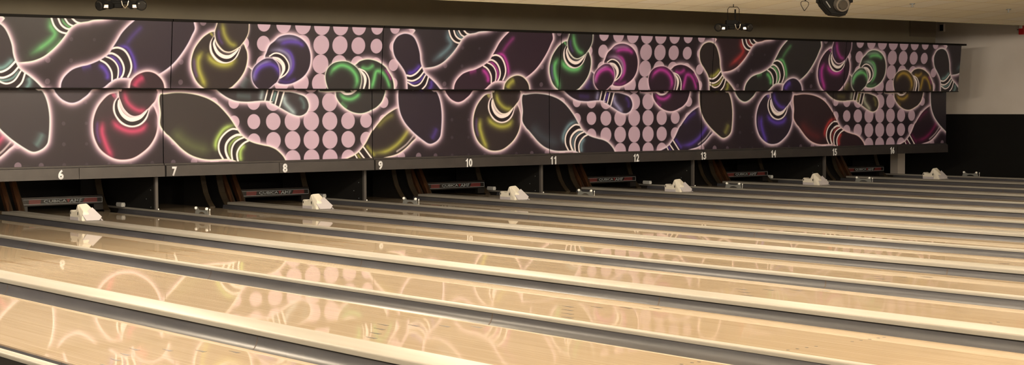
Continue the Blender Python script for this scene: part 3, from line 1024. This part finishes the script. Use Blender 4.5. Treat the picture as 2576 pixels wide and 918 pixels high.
# --- A3
shape('A3', T('C6', [(545, 60), (515, 100), (450, 165), (390, 240), (340, 330), (300, 400), (260, 470), (200, 520), (130, 560), (60, 590), (0, 605)]) +
      T('C5', [(1040, 640), (970, 710), (935, 780), (925, 850)]) + T('C7', [(968, 45), (990, 90), (1040, 150), (1100, 185), (1150, 190), (1200, 170)]) +
      T('C8', [(60, 145), (110, 100), (150, 45)]) + T('C6', [(210, 835), (270, 778), (330, 740), (430, 735), (600, 760), (735, 685), (830, 610), (900, 530), (960, 440), (1010, 350), (1050, 260), (1078, 190), (1070, 115), (1068, 40)]),
      [st(T('C6', [(340, 390), (430, 395), (480, 480), (505, 590), (500, 690)]), .016, .022, 'col', .95),
       st(T('C6', [(425, 370), (500, 260), (590, 160)]), .006, .035, 'col', .5),
       st(T('C6', [(160, 580), (215, 630), (245, 700), (235, 760)]), .018, .028, 'col', .95),
       st(T('C6', [(0, 625), (100, 590)]), .004, .04, 'col', .5),
       st(T('C6', [(272, 440), (330, 430), (385, 470), (425, 540), (435, 610), (420, 680), (400, 725)]), .026, .006, 'dark'),
       st(T('C6', [(210, 520), (260, 550), (300, 600), (315, 670), (310, 740)]), .020, .006, 'dark'),
       st(T('C6', [(250, 490), (300, 505), (345, 560), (368, 620), (365, 690), (350, 730)]), .012, .014, 'col', .9),
       st(T('C6', [(290, 412), (350, 400), (410, 430), (450, 500), (470, 590), (460, 660), (435, 720)]), .009, .005, 'cream'),
       st(T('C6', [(262, 465), (300, 465), (350, 500), (385, 560), (400, 630), (390, 690), (370, 730)]), .009, .005, 'cream'),
       st(T('C6', [(235, 500), (280, 520), (320, 560), (345, 620), (345, 690), (335, 740)]), .006, .005, 'cream'),
       st(T('C6', [(185, 540), (230, 570), (265, 620), (285, 680), (285, 765)]), .008, .005, 'cream')])
# --- A4
shape('A4', T('C8', [(405, 70), (390, 75), (310, 95), (240, 170), (190, 260), (160, 370), (155, 480), (170, 580), (210, 680), (270, 750), (350, 800), (430, 815), (520, 800), (600, 750), (680, 670), (735, 570), (760, 470), (765, 370), (750, 290), (712, 207), (600, 100)]),
      crescent('C8', 0, 0, 0, [(330, 370), (390, 450), (500, 500), (610, 480), (670, 400)], [(250, 380), (240, 500), (265, 610), (300, 710), (345, 800)], [(370, 90), (340, 120)]) +
      [st(T('C8', [(200, 380), (195, 520), (225, 640)]), .006, .018, 'violet', .5),
       st(T('C8', [(400, 130), (365, 180), (355, 260), (380, 340), (430, 410), (510, 443), (590, 425), (650, 360), (677, 265)]), .009, .010, 'cream')], only='L')
shape('A4', T('C6', [(440, 870), (460, 770), (510, 705), (570, 670), (630, 660), (690, 680), (740, 730), (768, 790), (778, 870)]) + T('C8', [(768, 60), (762, 110), (740, 170), (712, 207), (668, 262), (600, 325), (540, 340), (480, 310), (430, 240), (405, 150), (400, 60)]),
      [st(T('C6', [(490, 835), (520, 770), (590, 715)]), .030, .040, 'col', .9),
       st(T('C8', [(450, 40), (470, 160), (530, 240), (600, 275), (660, 255)]), .020, .032, 'col', .9)], halo=.8)
SH[-1]['cres'] = [
    st(T('C8', [(402, 130), (378, 200), (390, 300), (450, 380), (520, 410), (590, 390), (640, 335), (672, 265)]), .030, .006, 'dark'),
    st(T('C8', [(396, 160), (400, 240), (440, 325), (510, 372), (590, 352), (640, 300), (668, 264)]), .022, .005, 'cream'),
    st(T('C8', [(408, 150), (440, 245), (490, 312), (545, 338), (610, 318), (668, 262)]), .003, .004, 'cream')]
# --- A1
shape('A1', T('C5', [(145, 290), (160, 225), (205, 160), (270, 128), (330, 125), (385, 145), (425, 185), (460, 260), (490, 370), (500, 470), (520, 555), (560, 640), (640, 710), (700, 770), (775, 860)]) +
      T('C7', [(855, 55), (885, 110), (910, 200), (925, 320), (925, 450), (915, 580), (900, 640), (860, 690), (800, 722), (755, 722), (700, 690), (600, 612), (520, 535), (450, 450), (400, 350), (375, 250), (365, 150), (365, 50)]) +
      T('C5', [(332, 850), (328, 760), (320, 680), (290, 600), (230, 510), (185, 450), (155, 380)]),
      [st(T('C5', [(320, 630), (400, 620), (460, 570), (500, 520)]), .018, .028, 'col', .9),
       st(T('C5', [(600, 860), (640, 790), (630, 720)]), .016, .030, 'col', .8),
       st(T('C7', [(790, 670), (830, 600), (865, 510)]), .018, .040, 'col', .55),
       st(T('C5', [(325, 690), (390, 700), (460, 665), (528, 590)]), .020, .006, 'dark'),
       st(T('C5', [(345, 830), (450, 815), (530, 770), (580, 670)]), .030, .006, 'dark'),
       st(T('C5', [(335, 738), (400, 762), (490, 730), (552, 640)]), .010, .012, 'col', .9),
       st(T('C5', [(318, 660), (380, 668), (450, 630), (517, 553)]), .009, .005, 'cream'),
       st(T('C5', [(328, 720), (400, 730), (480, 690), (542, 615)]), .009, .005, 'cream'),
       st(T('C5', [(335, 752), (420, 795), (500, 762), (562, 660)]), .007, .005, 'cream'),
       st(T('C5', [(520, 840), (570, 780), (602, 680)]), .008, .005, 'cream')])

COLOURS = {  # per repeat of the artwork
    -1: dict(A6='green', B1='olive', B2='indigo', B3='teal', B4='green', A5='crimson', A1='teal', A2='green', A3='indigo', A4='crimson'),
    0: dict(A6='lime', B1='olive', B2='indigo', B3='teal', B4='green', A5='olive', A1='indigo', A2='blue', A3='magenta', A4='olive'),
    1: dict(A6='blue', B1='green', B2='magenta', B3='indigo', B4='magenta', A5='indigo', A1='olive', A2='red', A3='green', A4='indigo'),
    2: dict(A6='red', B1='magenta', B2='green', B3='olive', B4='gold', A5='wine', A1='teal', A2='teal', A3='teal', A4='teal'),
}


def blend(C, idx, col, a):
    C[idx] = C[idx] * (1 - a[:, None]) + np.asarray(col, float) * a[:, None]


def art(X, Z, half):
    C = np.tile(DARKC, (len(X), 1)).astype(float)
    # halftone dots
    cw, rh = Q / 20.0, 0.277
    ci = np.round((X - 2.443) / cw)
    rj = np.round((Z - 1.232) / rh)
    cxx = 2.443 + ci * cw
    ph = (cxx - 2.443) / Q * 2 * PI
    w_ = 0.5 + 0.5 * np.cos(ph)
    rr = 0.022 + 0.117 * w_ ** 1.3
    dd = np.hypot((X - cxx) * 1.04, Z - (1.232 + rj * rh))
    a = np.clip((rr - dd) / 0.006 + 0.5, 0, 1) * np.clip(0.18 + 1.15 * (rr - .03) / .08, 0.12, 1)
    blend(C, np.arange(len(X)), DOT, a)
    lo, hi = X.min() - 0.5, X.max() + 0.5
    for n in (-1, 0, 1, 2):
        for s in SH:
            if s['only'] and s['only'] != half:
                continue
            o = s['o'] + np.array((n * Q, 0))
            x0, z0 = o.min(0) - 0.16
            x1, z1 = o.max(0) + 0.16
            if x1 < lo or x0 > hi:
                continue
            idx = np.where((X > x0) & (X < x1) & (Z > z0) & (Z < z1))[0]
            if len(idx) == 0:
                continue
            x, z = X[idx], Z[idx]
            d, _ = dist_poly(x, z, o, True)
            h = np.clip(np.exp(-(np.maximum(d, 0) / 0.055) ** 1.6), 0, 1) * (d > -0.002) * s['halo']
            if s['halo'] < 0.5:
                h = h * np.exp(-(np.maximum(d, 0) / 0.02) ** 2)
            blend(C, idx, HALO, np.where(d > 0, h * 0.92, 0))
            blend(C, idx, CREAM, np.where(d > 0, np.exp(-(np.maximum(d, 0) / 0.024) ** 1.5) * (0.9 if s['halo'] >= .5 else .5), 0))
            ins = d <= 0
            blend(C, idx, s['fill'], np.clip(-d / 0.006, 0, 1) * ins)
            col = np.array(PAL[COLOURS[n][s['key']]], float)
            # faint tint of the body towards its own colour
            blend(C, idx, DARKC * 0.9 + col * 0.10, (0.5 * np.clip(-d / 0.02, 0, 1)) * ins)
            for (pl, wd, soft, tone, al) in s['s'] + s.get('cres', []):
                cres = False
                p_ = pl + np.array((n * Q, 0))
                bx0, bz0 = p_.min(0) - (wd + soft * 2.6)
                bx1, bz1 = p_.max(0) + (wd + soft * 2.6)
                k = np.where((x > bx0) & (x < bx1) & (z > bz0) & (z < bz1))[0]
                if len(k) == 0:
                    continue
                e, par = dist_poly(x[k], z[k], p_, False)
                tp = np.sin(PI * np.clip(par, 0, 1)) ** 0.8 + 0.04 if (tone in ('dark', 'cream') and wd > .0125 and s['key'] in ('B1', 'B2', 'B4', 'A4')) else 1.0
                v = (0.9 * np.exp(-(e / (wd * 0.6 + soft)) ** 1.5) * np.clip(np.minimum(par, 1 - par) * 4.5 + 0.12, 0, 1) if tone not in ('dark', 'cream') else np.exp(-(np.maximum(e - wd * tp, 0) / soft) ** 2)) * al
                if (pl, wd, soft, tone, al) in ():
                    pass
                clip = np.clip(-d[k] / 0.004 + 0.5, 0, 1)
                if 'cres' in s and tone in ('dark', 'cream'):
                    clip = 1.0
                v = v * clip
                c = {'dark': DARKC * 0.9, 'cream': CREAM, 'col': col, 'pale': col * 0.35 + np.array((205, 205, 200)) * 0.65}.get(tone)
                if c is None:
                    c = np.array(PAL[tone], float)
                blend(C, idx[k], c, v)
            # thin bright rim inside the outline
            blend(C, idx, CREAM * 0.75 + col * 0.25, np.exp(-(d / 0.0065) ** 2) * 0.9)
    return C


M_ART = mat('printed_artwork', (0.5, 0.5, 0.5, 1), 0.34, spec=0.3)
_nt = M_ART.node_tree
_at = _nt.nodes.new('ShaderNodeAttribute')
_at.attribute_name = 'print'
_nt.links.new(_at.outputs['Color'], _nt.nodes['Principled BSDF'].inputs['Base Color'])
ART_GAIN = 0.98
ZO = 0.045


def art_panel(parent, half, x0, x1, dens):
    """printed board: dense front face carrying the print, plus its thickness"""
    if half == 'U':
        za, zb, ya, yb = 1.704, 2.612, 21.212, 21.131
    else:
        za, zb, ya, yb = 0.668, 1.690, 21.454, 21.454
    nx = int((x1 - x0) * dens) + 1
    nz = int((zb - za) * max(dens, 120)) + 1
    xs = np.linspace(x0, x1, nx)
    zs = np.linspace(za, zb, nz)
    XX, ZZ = np.meshgrid(xs, zs)
    tz = (ZZ - za) / (zb - za)
    YY = ya + (yb - ya) * tz
    co = np.stack([XX, YY, ZZ + ZO], -1).reshape(-1, 3)
    cols = art(XX.ravel(), ZZ.ravel(), half)
    L = np.clip(lin(cols) / TINT * ART_GAIN, 0, 0.95)
    i = np.arange(nx - 1)[None, :] + np.arange(nz - 1)[:, None] * nx
    q = np.stack([i, i + 1, i + 1 + nx, i + nx], -1).reshape(-1, 4)
    nv = len(co)
    back = np.array([(x0, ya + .03, za + ZO), (x1, ya + .03, za + ZO), (x1, yb + .03, zb + ZO), (x0, yb + .03, zb + ZO),
                     (x0, ya + .001, za + ZO), (x1, ya + .001, za + ZO), (x1, yb + .001, zb + ZO), (x0, yb + .001, zb + ZO)])
    bq = np.array([(1, 0, 3, 2), (0, 1, 5, 4), (1, 2, 6, 5), (2, 3, 7, 6), (3, 0, 4, 7)]) + nv
    co = np.concatenate([co, back])
    q = np.concatenate([q, bq])
    L = np.concatenate([L, np.full((8, 3), 0.012)])
    me = bpy.data.meshes.new('printed_board')
    me.vertices.add(len(co))
    me.vertices.foreach_set('co', co.ravel().astype(np.float32))
    me.loops.add(q.size)
    me.loops.foreach_set('vertex_index', q.ravel().astype(np.int32))
    me.polygons.add(len(q))
    me.polygons.foreach_set('loop_start', (np.arange(len(q)) * 4).astype(np.int32))
    at = me.color_attributes.new('print', 'FLOAT_COLOR', 'POINT')
    at.data.foreach_set('color', np.concatenate([L, np.ones((len(L), 1))], 1).ravel().astype(np.float32))
    me.update(calc_edges=True)
    me.materials.append(M_ART)
    o = bpy.data.objects.new('printed_board', me)
    COL.objects.link(o)
    o.parent = parent
    return o


NUMX = {6: -1.452, 7: 0.205, 8: 1.967, 9: 3.624, 10: 5.284, 11: 7.005, 12: 8.824, 13: 10.414, 14: 12.188, 15: 13.850, 16: 15.519}
DENS = {-1: 190, 0: 170, 1: 150, 2: 130, 3: 115, 4: 105}
RAILY = 21.40
for pair in range(-1, 5):
    xa, xb = pair * P + 0.067, (pair + 1) * P + 0.067
    if pair == -1:
        xa = -3.0
    xe = xb - 0.012
    if pair == 4:
        xe = 17.235
    o_, e_ = 7 + 2 * pair, 8 + 2 * pair
    nmz = 'numbered 6' if pair == -1 else 'numbered %d and %d' % (o_, e_)
    t = empty('masking_unit', (0, 0, 0), 'lower masking unit printed with glowing pins, its dark rail %s' % nmz, 'masking unit', 'lower masking units')
    art_panel(t, 'L', xa, xe, DENS[pair])
    bm = bmesh.new()
    prism(bm, [(21.40, 0.5317), (21.475, 0.5317), (21.475, 0.712), (21.437, 0.712), (21.437, 0.690), (21.405, 0.682)], 'x', xa, xe)
    mk('number_rail', bm, M_RAIL, t)
    for jx in ((xa + 0.001, 0.010), (xa + 1.80, 0.004)):
        bm = bmesh.new()
        box(bm, jx[0], jx[0] + jx[1], 21.3975, 21.401, 0.534, 0.680)
        mk('rail_joint', bm, M_FRAME, t)
    bm = bmesh.new(); box(bm, xa, xe, 21.488, 21.54, 0.54, 1.73); mk('backing_frame', bm, M_FRAME, t)
    for n in ((o_, e_) if pair >= 0 else (6,)):
        s = str(n)
        wd = 0.085 if n < 10 else 0.150
        dg = 0.076 if n < 10 else 0.066
        for j, ch in enumerate(s):
            w1 = dg * (0.62 if ch == '1' else 1.0)
            if ch == '1':
                bm = bmesh.new()
                w1, h1 = dg * 0.60, 0.132
                prism(bm, [(w1 * .5, 0), (w1, 0), (w1, h1), (w1 * .62, h1), (w1 * .42, h1 * .87), (0, h1 * .80), (0, h1 * .66), (w1 * .5, h1 * .71)], 'y', -0.004, 0.0)
            else:
                bm = text_bm(ch, 0.132, w1, 0.042)
            xo = NUMX[n] - (len(s) * (dg + 0.012)) / 2 + j * (dg + 0.008) + (dg - w1) / 2
            bmesh.ops.translate(bm, verts=bm.verts[:], vec=(xo, 21.399, 0.553 + 0.045 - 0.064))
            mk('lane_number', bm, M_NUM, t)
    xe2 = 17.29 if pair == 4 else xe
    nmu = 'above number 6' if pair == -1 else 'above numbers %d and %d' % (o_, e_)
    u = empty('masking_header', (0, 0, 0), 'upper masking panel printed with glowing pins %s, tilted forward' % nmu, 'masking panel', 'upper masking panels')
    art_panel(u, 'U', xa + 0.0, xe2, DENS[pair])
    bm = bmesh.new()
    prism(bm, [(21.10, 2.655), (21.54, 2.655), (21.54, 2.675), (21.10, 2.690)], 'x', xa, xe2 + (0.12 if pair == 4 else 0.0))
    mk('top_rail', bm, M_FRAME, t if False else u)
    bm = bmesh.new(); box(bm, xa, xe2, 21.30, 21.54, 1.755, 2.60); mk('backing_box', bm, M_FRAME, u)
    bm = bmesh.new()
    prism(bm, [(21.195, 1.735), (21.46, 1.735), (21.46, 1.747), (21.195, 1.747)], 'x', xa, xe2)
    mk('bottom_rail', bm, M_FRAME, u)

# ------------------------------------------------------------------ things hanging from the ceiling


def effect_light(x, y, z, label, rz):
    zc = ceil_z(y)
    t = empty('effect_light', (x, y, z), label, 'stage light', 'twin-head effect lights', rz)
    H = (zc - z) / 0.72 - 0.012
    bm = bmesh.new()
    tube(bm, [(-0.12, 0, 0.02), (-0.12, 0, 0.30), (-0.085, 0, 0.345), (0.085, 0, 0.345), (0.12, 0, 0.30), (0.12, 0, 0.02)], 0.007, 6)
    mk('yoke', bm, M_METAL, t)
    bm = bmesh.new(); cyl(bm, (0, 0, 0.34), (0, 0, H + 0.01), 0.008, 0.008, 8); cyl(bm, (0.04, 0.02, 0.09), (0.04, 0.02, 0.30), 0.012, 0.018, 8)
    mk('hanging_clamp', bm, M_METAL, t)
    bm = bmesh.new()
    box(bm, -0.155, 0.06, -0.07, 0.09, -0.01, 0.075, bev=0.006)
    box(bm, 0.06, 0.13, -0.06, 0.07, 0.0, 0.06, bev=0.004)
    box(bm, -0.26, 0.26, -0.05, 0.06, -0.055, -0.005, bev=0.01)
    box(bm, -0.10, 0.02, -0.06, 0.05, -0.115, -0.05, bev=0.01)
    mk('control_box', bm, M_METAL, t)
    for sx in (-1, 1):
        h = bmesh.new()
        cyl(h, (sx * 0.26, 0.05, -0.06), (sx * 0.33, -0.07, -0.08), 0.075, 0.085, 18)
        cyl(h, (sx * 0.13, 0.05, -0.06), (sx * 0.17, -0.05, -0.08), 0.055, 0.06, 16)
        hd = mk('lamp_head', h, M_METAL, t)
        l = bmesh.new()
        cyl(l, (sx * 0.333, -0.074, -0.081), (sx * 0.338, -0.083, -0.083), 0.07, 0.05, 18)
        mk('head_lens', l, M_LENS, hd)
        l = bmesh.new()
        box(l, sx * 0.235 - 0.05, sx * 0.235 + 0.05, -0.09, -0.02, -0.125, -0.065, bev=0.01)
        mk('mirror', l, M_CHROME, hd)
    bm = bmesh.new()
    tube(bm, [(0.02, -0.08, -0.01), (0.035, -0.09, -0.08), (0.075, -0.09, -0.125), (0.115, -0.09, -0.08), (0.13, -0.08, -0.01)], 0.008, 6)
    mk('silver_cable', bm, M_CHROME, t)
    bm = bmesh.new(); cyl(bm, (0.12, -0.06, 0.03), (0.12, -0.11, 0.03), 0.022, 0.022, 12)
    mk('adjust_knob', bm, M_METAL, t)
    return t


def on_plane_y(px, py, y):
    q = ray(px, py); t_ = y / q[1]
    return CAMn[0] + t_ * q[0], CAMn[2] + t_ * q[2] + ZO


xl1, zl1 = on_plane_y(1845, 60, 17.9)
ef = effect_light(xl1, 17.9, zl1, 'black twin-head effect light hanging in front of the soffit above number 14', -0.62)
xl2 = on_plane_y(305, 10, 17.9)[0]
e2 = copy_tree(ef)
e2.location = (xl2, 17.9, zl1)
e2['label'] = 'black twin-head effect light cut by the top of the view at upper left'
for q_ in (ef, e2):
    q_.scale = (0.72, 0.72, 0.72)

# big moving head
mx_, mz_ = on_plane_y(2097, 12, 13.0)
t = empty('moving_head_light', (mx_ + 0.02, 13.0, mz_ + 0.04), 'large black moving head spotlight with round lens near the ceiling at upper right', 'stage light', None, -0.62)
bm = bmesh.new()
pr = [(-0.235, 0.04), (-0.215, -0.045), (-0.085, -0.195), (0.115, -0.215), (0.145, -0.195), (0.205, -0.03), (0.215, 0.06), (0.19, 0.20), (-0.20, 0.20)]
prism(bm, pr, 'y', -0.12, 0.16)
bmesh.ops.bevel(bm, geom=bm.edges[:], offset=0.018, segments=2, affect='EDGES')
hd = mk('lamp_body', bm, M_METAL, t)
bm = bmesh.new()
for rr, yy, ry in ((0.105, -0.16, 0.02),):
    cyl(bm, (0.065, -0.11, -0.045), (0.075, -0.185, -0.06), 0.115, 0.098, 28)
mk('lens_ring', bm, mat('brushed_ring', (0.05, 0.045, 0.04, 1), 0.3, metal=0.3), hd)
bm = bmesh.new(); cyl(bm, (0.075, -0.180, -0.06), (0.077, -0.192, -0.062), 0.080, 0.060, 24); mk('front_lens', bm, M_LENS, hd)
bm = bmesh.new()
for s in (-1, 1):
    box(bm, s * 0.23 - 0.02, s * 0.23 + 0.02, -0.05, 0.10, -0.02, 0.42, bev=0.008)
box(bm, -0.25, 0.25, -0.06, 0.11, 0.40, 0.46, bev=0.01)
mk('arm_yoke', bm, M_METAL, t)
bm = bmesh.new(); box(bm, -0.17, 0.17, -0.14, 0.18, 0.46, 0.60, bev=0.015)
cyl(bm, (0, 0, 0.60), (0, 0, (ceil_z(13.0) - mz_ - 0.05) / 0.8), 0.03, 0.03, 12)
mk('base_unit', bm, M_METAL, t)
t.scale = (0.8, 0.8, 0.8)
bm = bmesh.new()
txt = [(-0.145, -0.122, -0.03), (-0.085, -0.122, -0.10)]
hull(bm, [(-0.16, -0.125, -0.012), (-0.145, -0.125, -0.005), (-0.085, -0.125, -0.095), (-0.098, -0.125, -0.10), (-0.16, -0.12, -0.012), (-0.145, -0.12, -0.005), (-0.085, -0.12, -0.095), (-0.098, -0.12, -0.10)])
mk('side_label', bm, mat('label_grey', alb((90, 84, 76), 0.6), 0.6), hd)

cx_, cz_ = on_plane_y(2024, 10, 13.0)
t = None
bm = bmesh.new()
pts = []
for i in range(33):
    a = i / 32 * 2 * PI * 2
    pts.append((0.035 * math.sin(a * 0.5) + 0.012 * math.sin(a), 0.01 * math.cos(a), 0.055 * math.cos(a * 0.5) - 0.02))
tube(bm, [(x * 1.1, y, z) for x, y, z in pts], 0.0035, 6)
tube(bm, [(0.0, 0, 0.03), (0.015, 0, 0.07), (-0.01, 0, 0.13), (0.04, 0, 0.12), (0.10, 0.0, 0.20), (0.16, 0.0, 0.42), (0.18, 0, ceil_z(13.0) - cz_)], 0.0045, 6)
tube(bm, [(0.02, 0, 0.03), (-0.02, 0, 0.08), (-0.02, 0, 0.18), (0.03, 0, 0.40), (0.05, 0, ceil_z(13.0) - cz_)], 0.004, 6)
o = mk('cable', bm, M_METAL)
o.location = (cx_, 13.0, cz_)
o.rotation_euler = (0, 0, -0.6)
tag(o, 'thin black cable looped beneath the ceiling left of the moving head spotlight', 'cable')

# sprinkler heads
sp = None
for (x, y, lab) in ((10.766, 17.127, 'small sprinkler head in the ceiling tiles, left one above the masking end'),
                    (13.295, 17.164, 'small sprinkler head in the ceiling tiles nearest the right edge')):
    if sp is None:
        t = empty('sprinkler_head', (x, y, ceil_z(y) - 0.006), lab, 'sprinkler', 'ceiling sprinkler heads')
        bm = bmesh.new(); cyl(bm, (0, 0, 0.01), (0, 0, -0.006), 0.045, 0.04, 16); mk('escutcheon', bm, M_STEEL, t)
        bm = bmesh.new(); cyl(bm, (0, 0, 0), (0, 0, -0.045), 0.010, 0.008, 10); cyl(bm, (0, 0, -0.043), (0, 0, -0.048), 0.022, 0.022, 12)
        mk('deflector', bm, M_STEEL, t)
        sp = t
    else:
        reparent_copy(sp, (x, y, ceil_z(y) - 0.006), lab)

# ------------------------------------------------------------------ far right corner
bm = bmesh.new()
box(bm, 18.16, 18.40, 23.42, 23.62, -0.2, 4.9)
struct('trim_2', bm, M_WALLT)
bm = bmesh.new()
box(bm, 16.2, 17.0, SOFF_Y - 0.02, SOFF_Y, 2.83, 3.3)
struct('shade_band', bm, mat('shadow_brown', alb((96, 80, 60), 0.7), 0.8))  # thin dark slab painting the shadow band at the soffit's right end

# red fire strobe on the right wall
q = ray(2571, 72); tt = (X_R - CAMn[0]) / q[0]
sy, sz = tt * q[1], CAMn[2] + tt * q[2] + ZO
t = empty('fire_strobe', (X_R, sy, sz), 'red fire alarm strobe on the tan wall at the right edge of the view', 'fire alarm')
bm = bmesh.new(); box(bm, -0.055, 0.002, -0.075, 0.045, -0.12, 0.10, bev=0.01); mk('strobe_body', bm, M_RED, t)
bm = bmesh.new(); box(bm, -0.08, -0.05, -0.05, 0.02, 0.0, 0.06, bev=0.008); mk('strobe_lens', bm, M_GLASSW, t)
bm = bmesh.new(); cyl(bm, (-0.02, 0.048, -0.02), (-0.02, 0.10, -0.02), 0.006, 0.006, 8); mk('side_screw', bm, M_METAL, t)
# small wall box near the soffit end
q = ray(2373, 70); tt = (X_R - CAMn[0]) / q[0]
t = empty('vent_box', (X_R, tt * q[1], CAMn[2] + tt * q[2] + ZO), 'small dark box high on the tan wall beside the soffit end', 'wall box')
bm = bmesh.new(); box(bm, -0.05, 0.002, -0.05, 0.06, -0.085, 0.08, bev=0.004); mk('box_rim', bm, M_WALLT, t)
bm = bmesh.new(); box(bm, -0.056, -0.048, -0.035, 0.045, -0.065, 0.065); mk('box_opening', bm, M_BLACK, t)
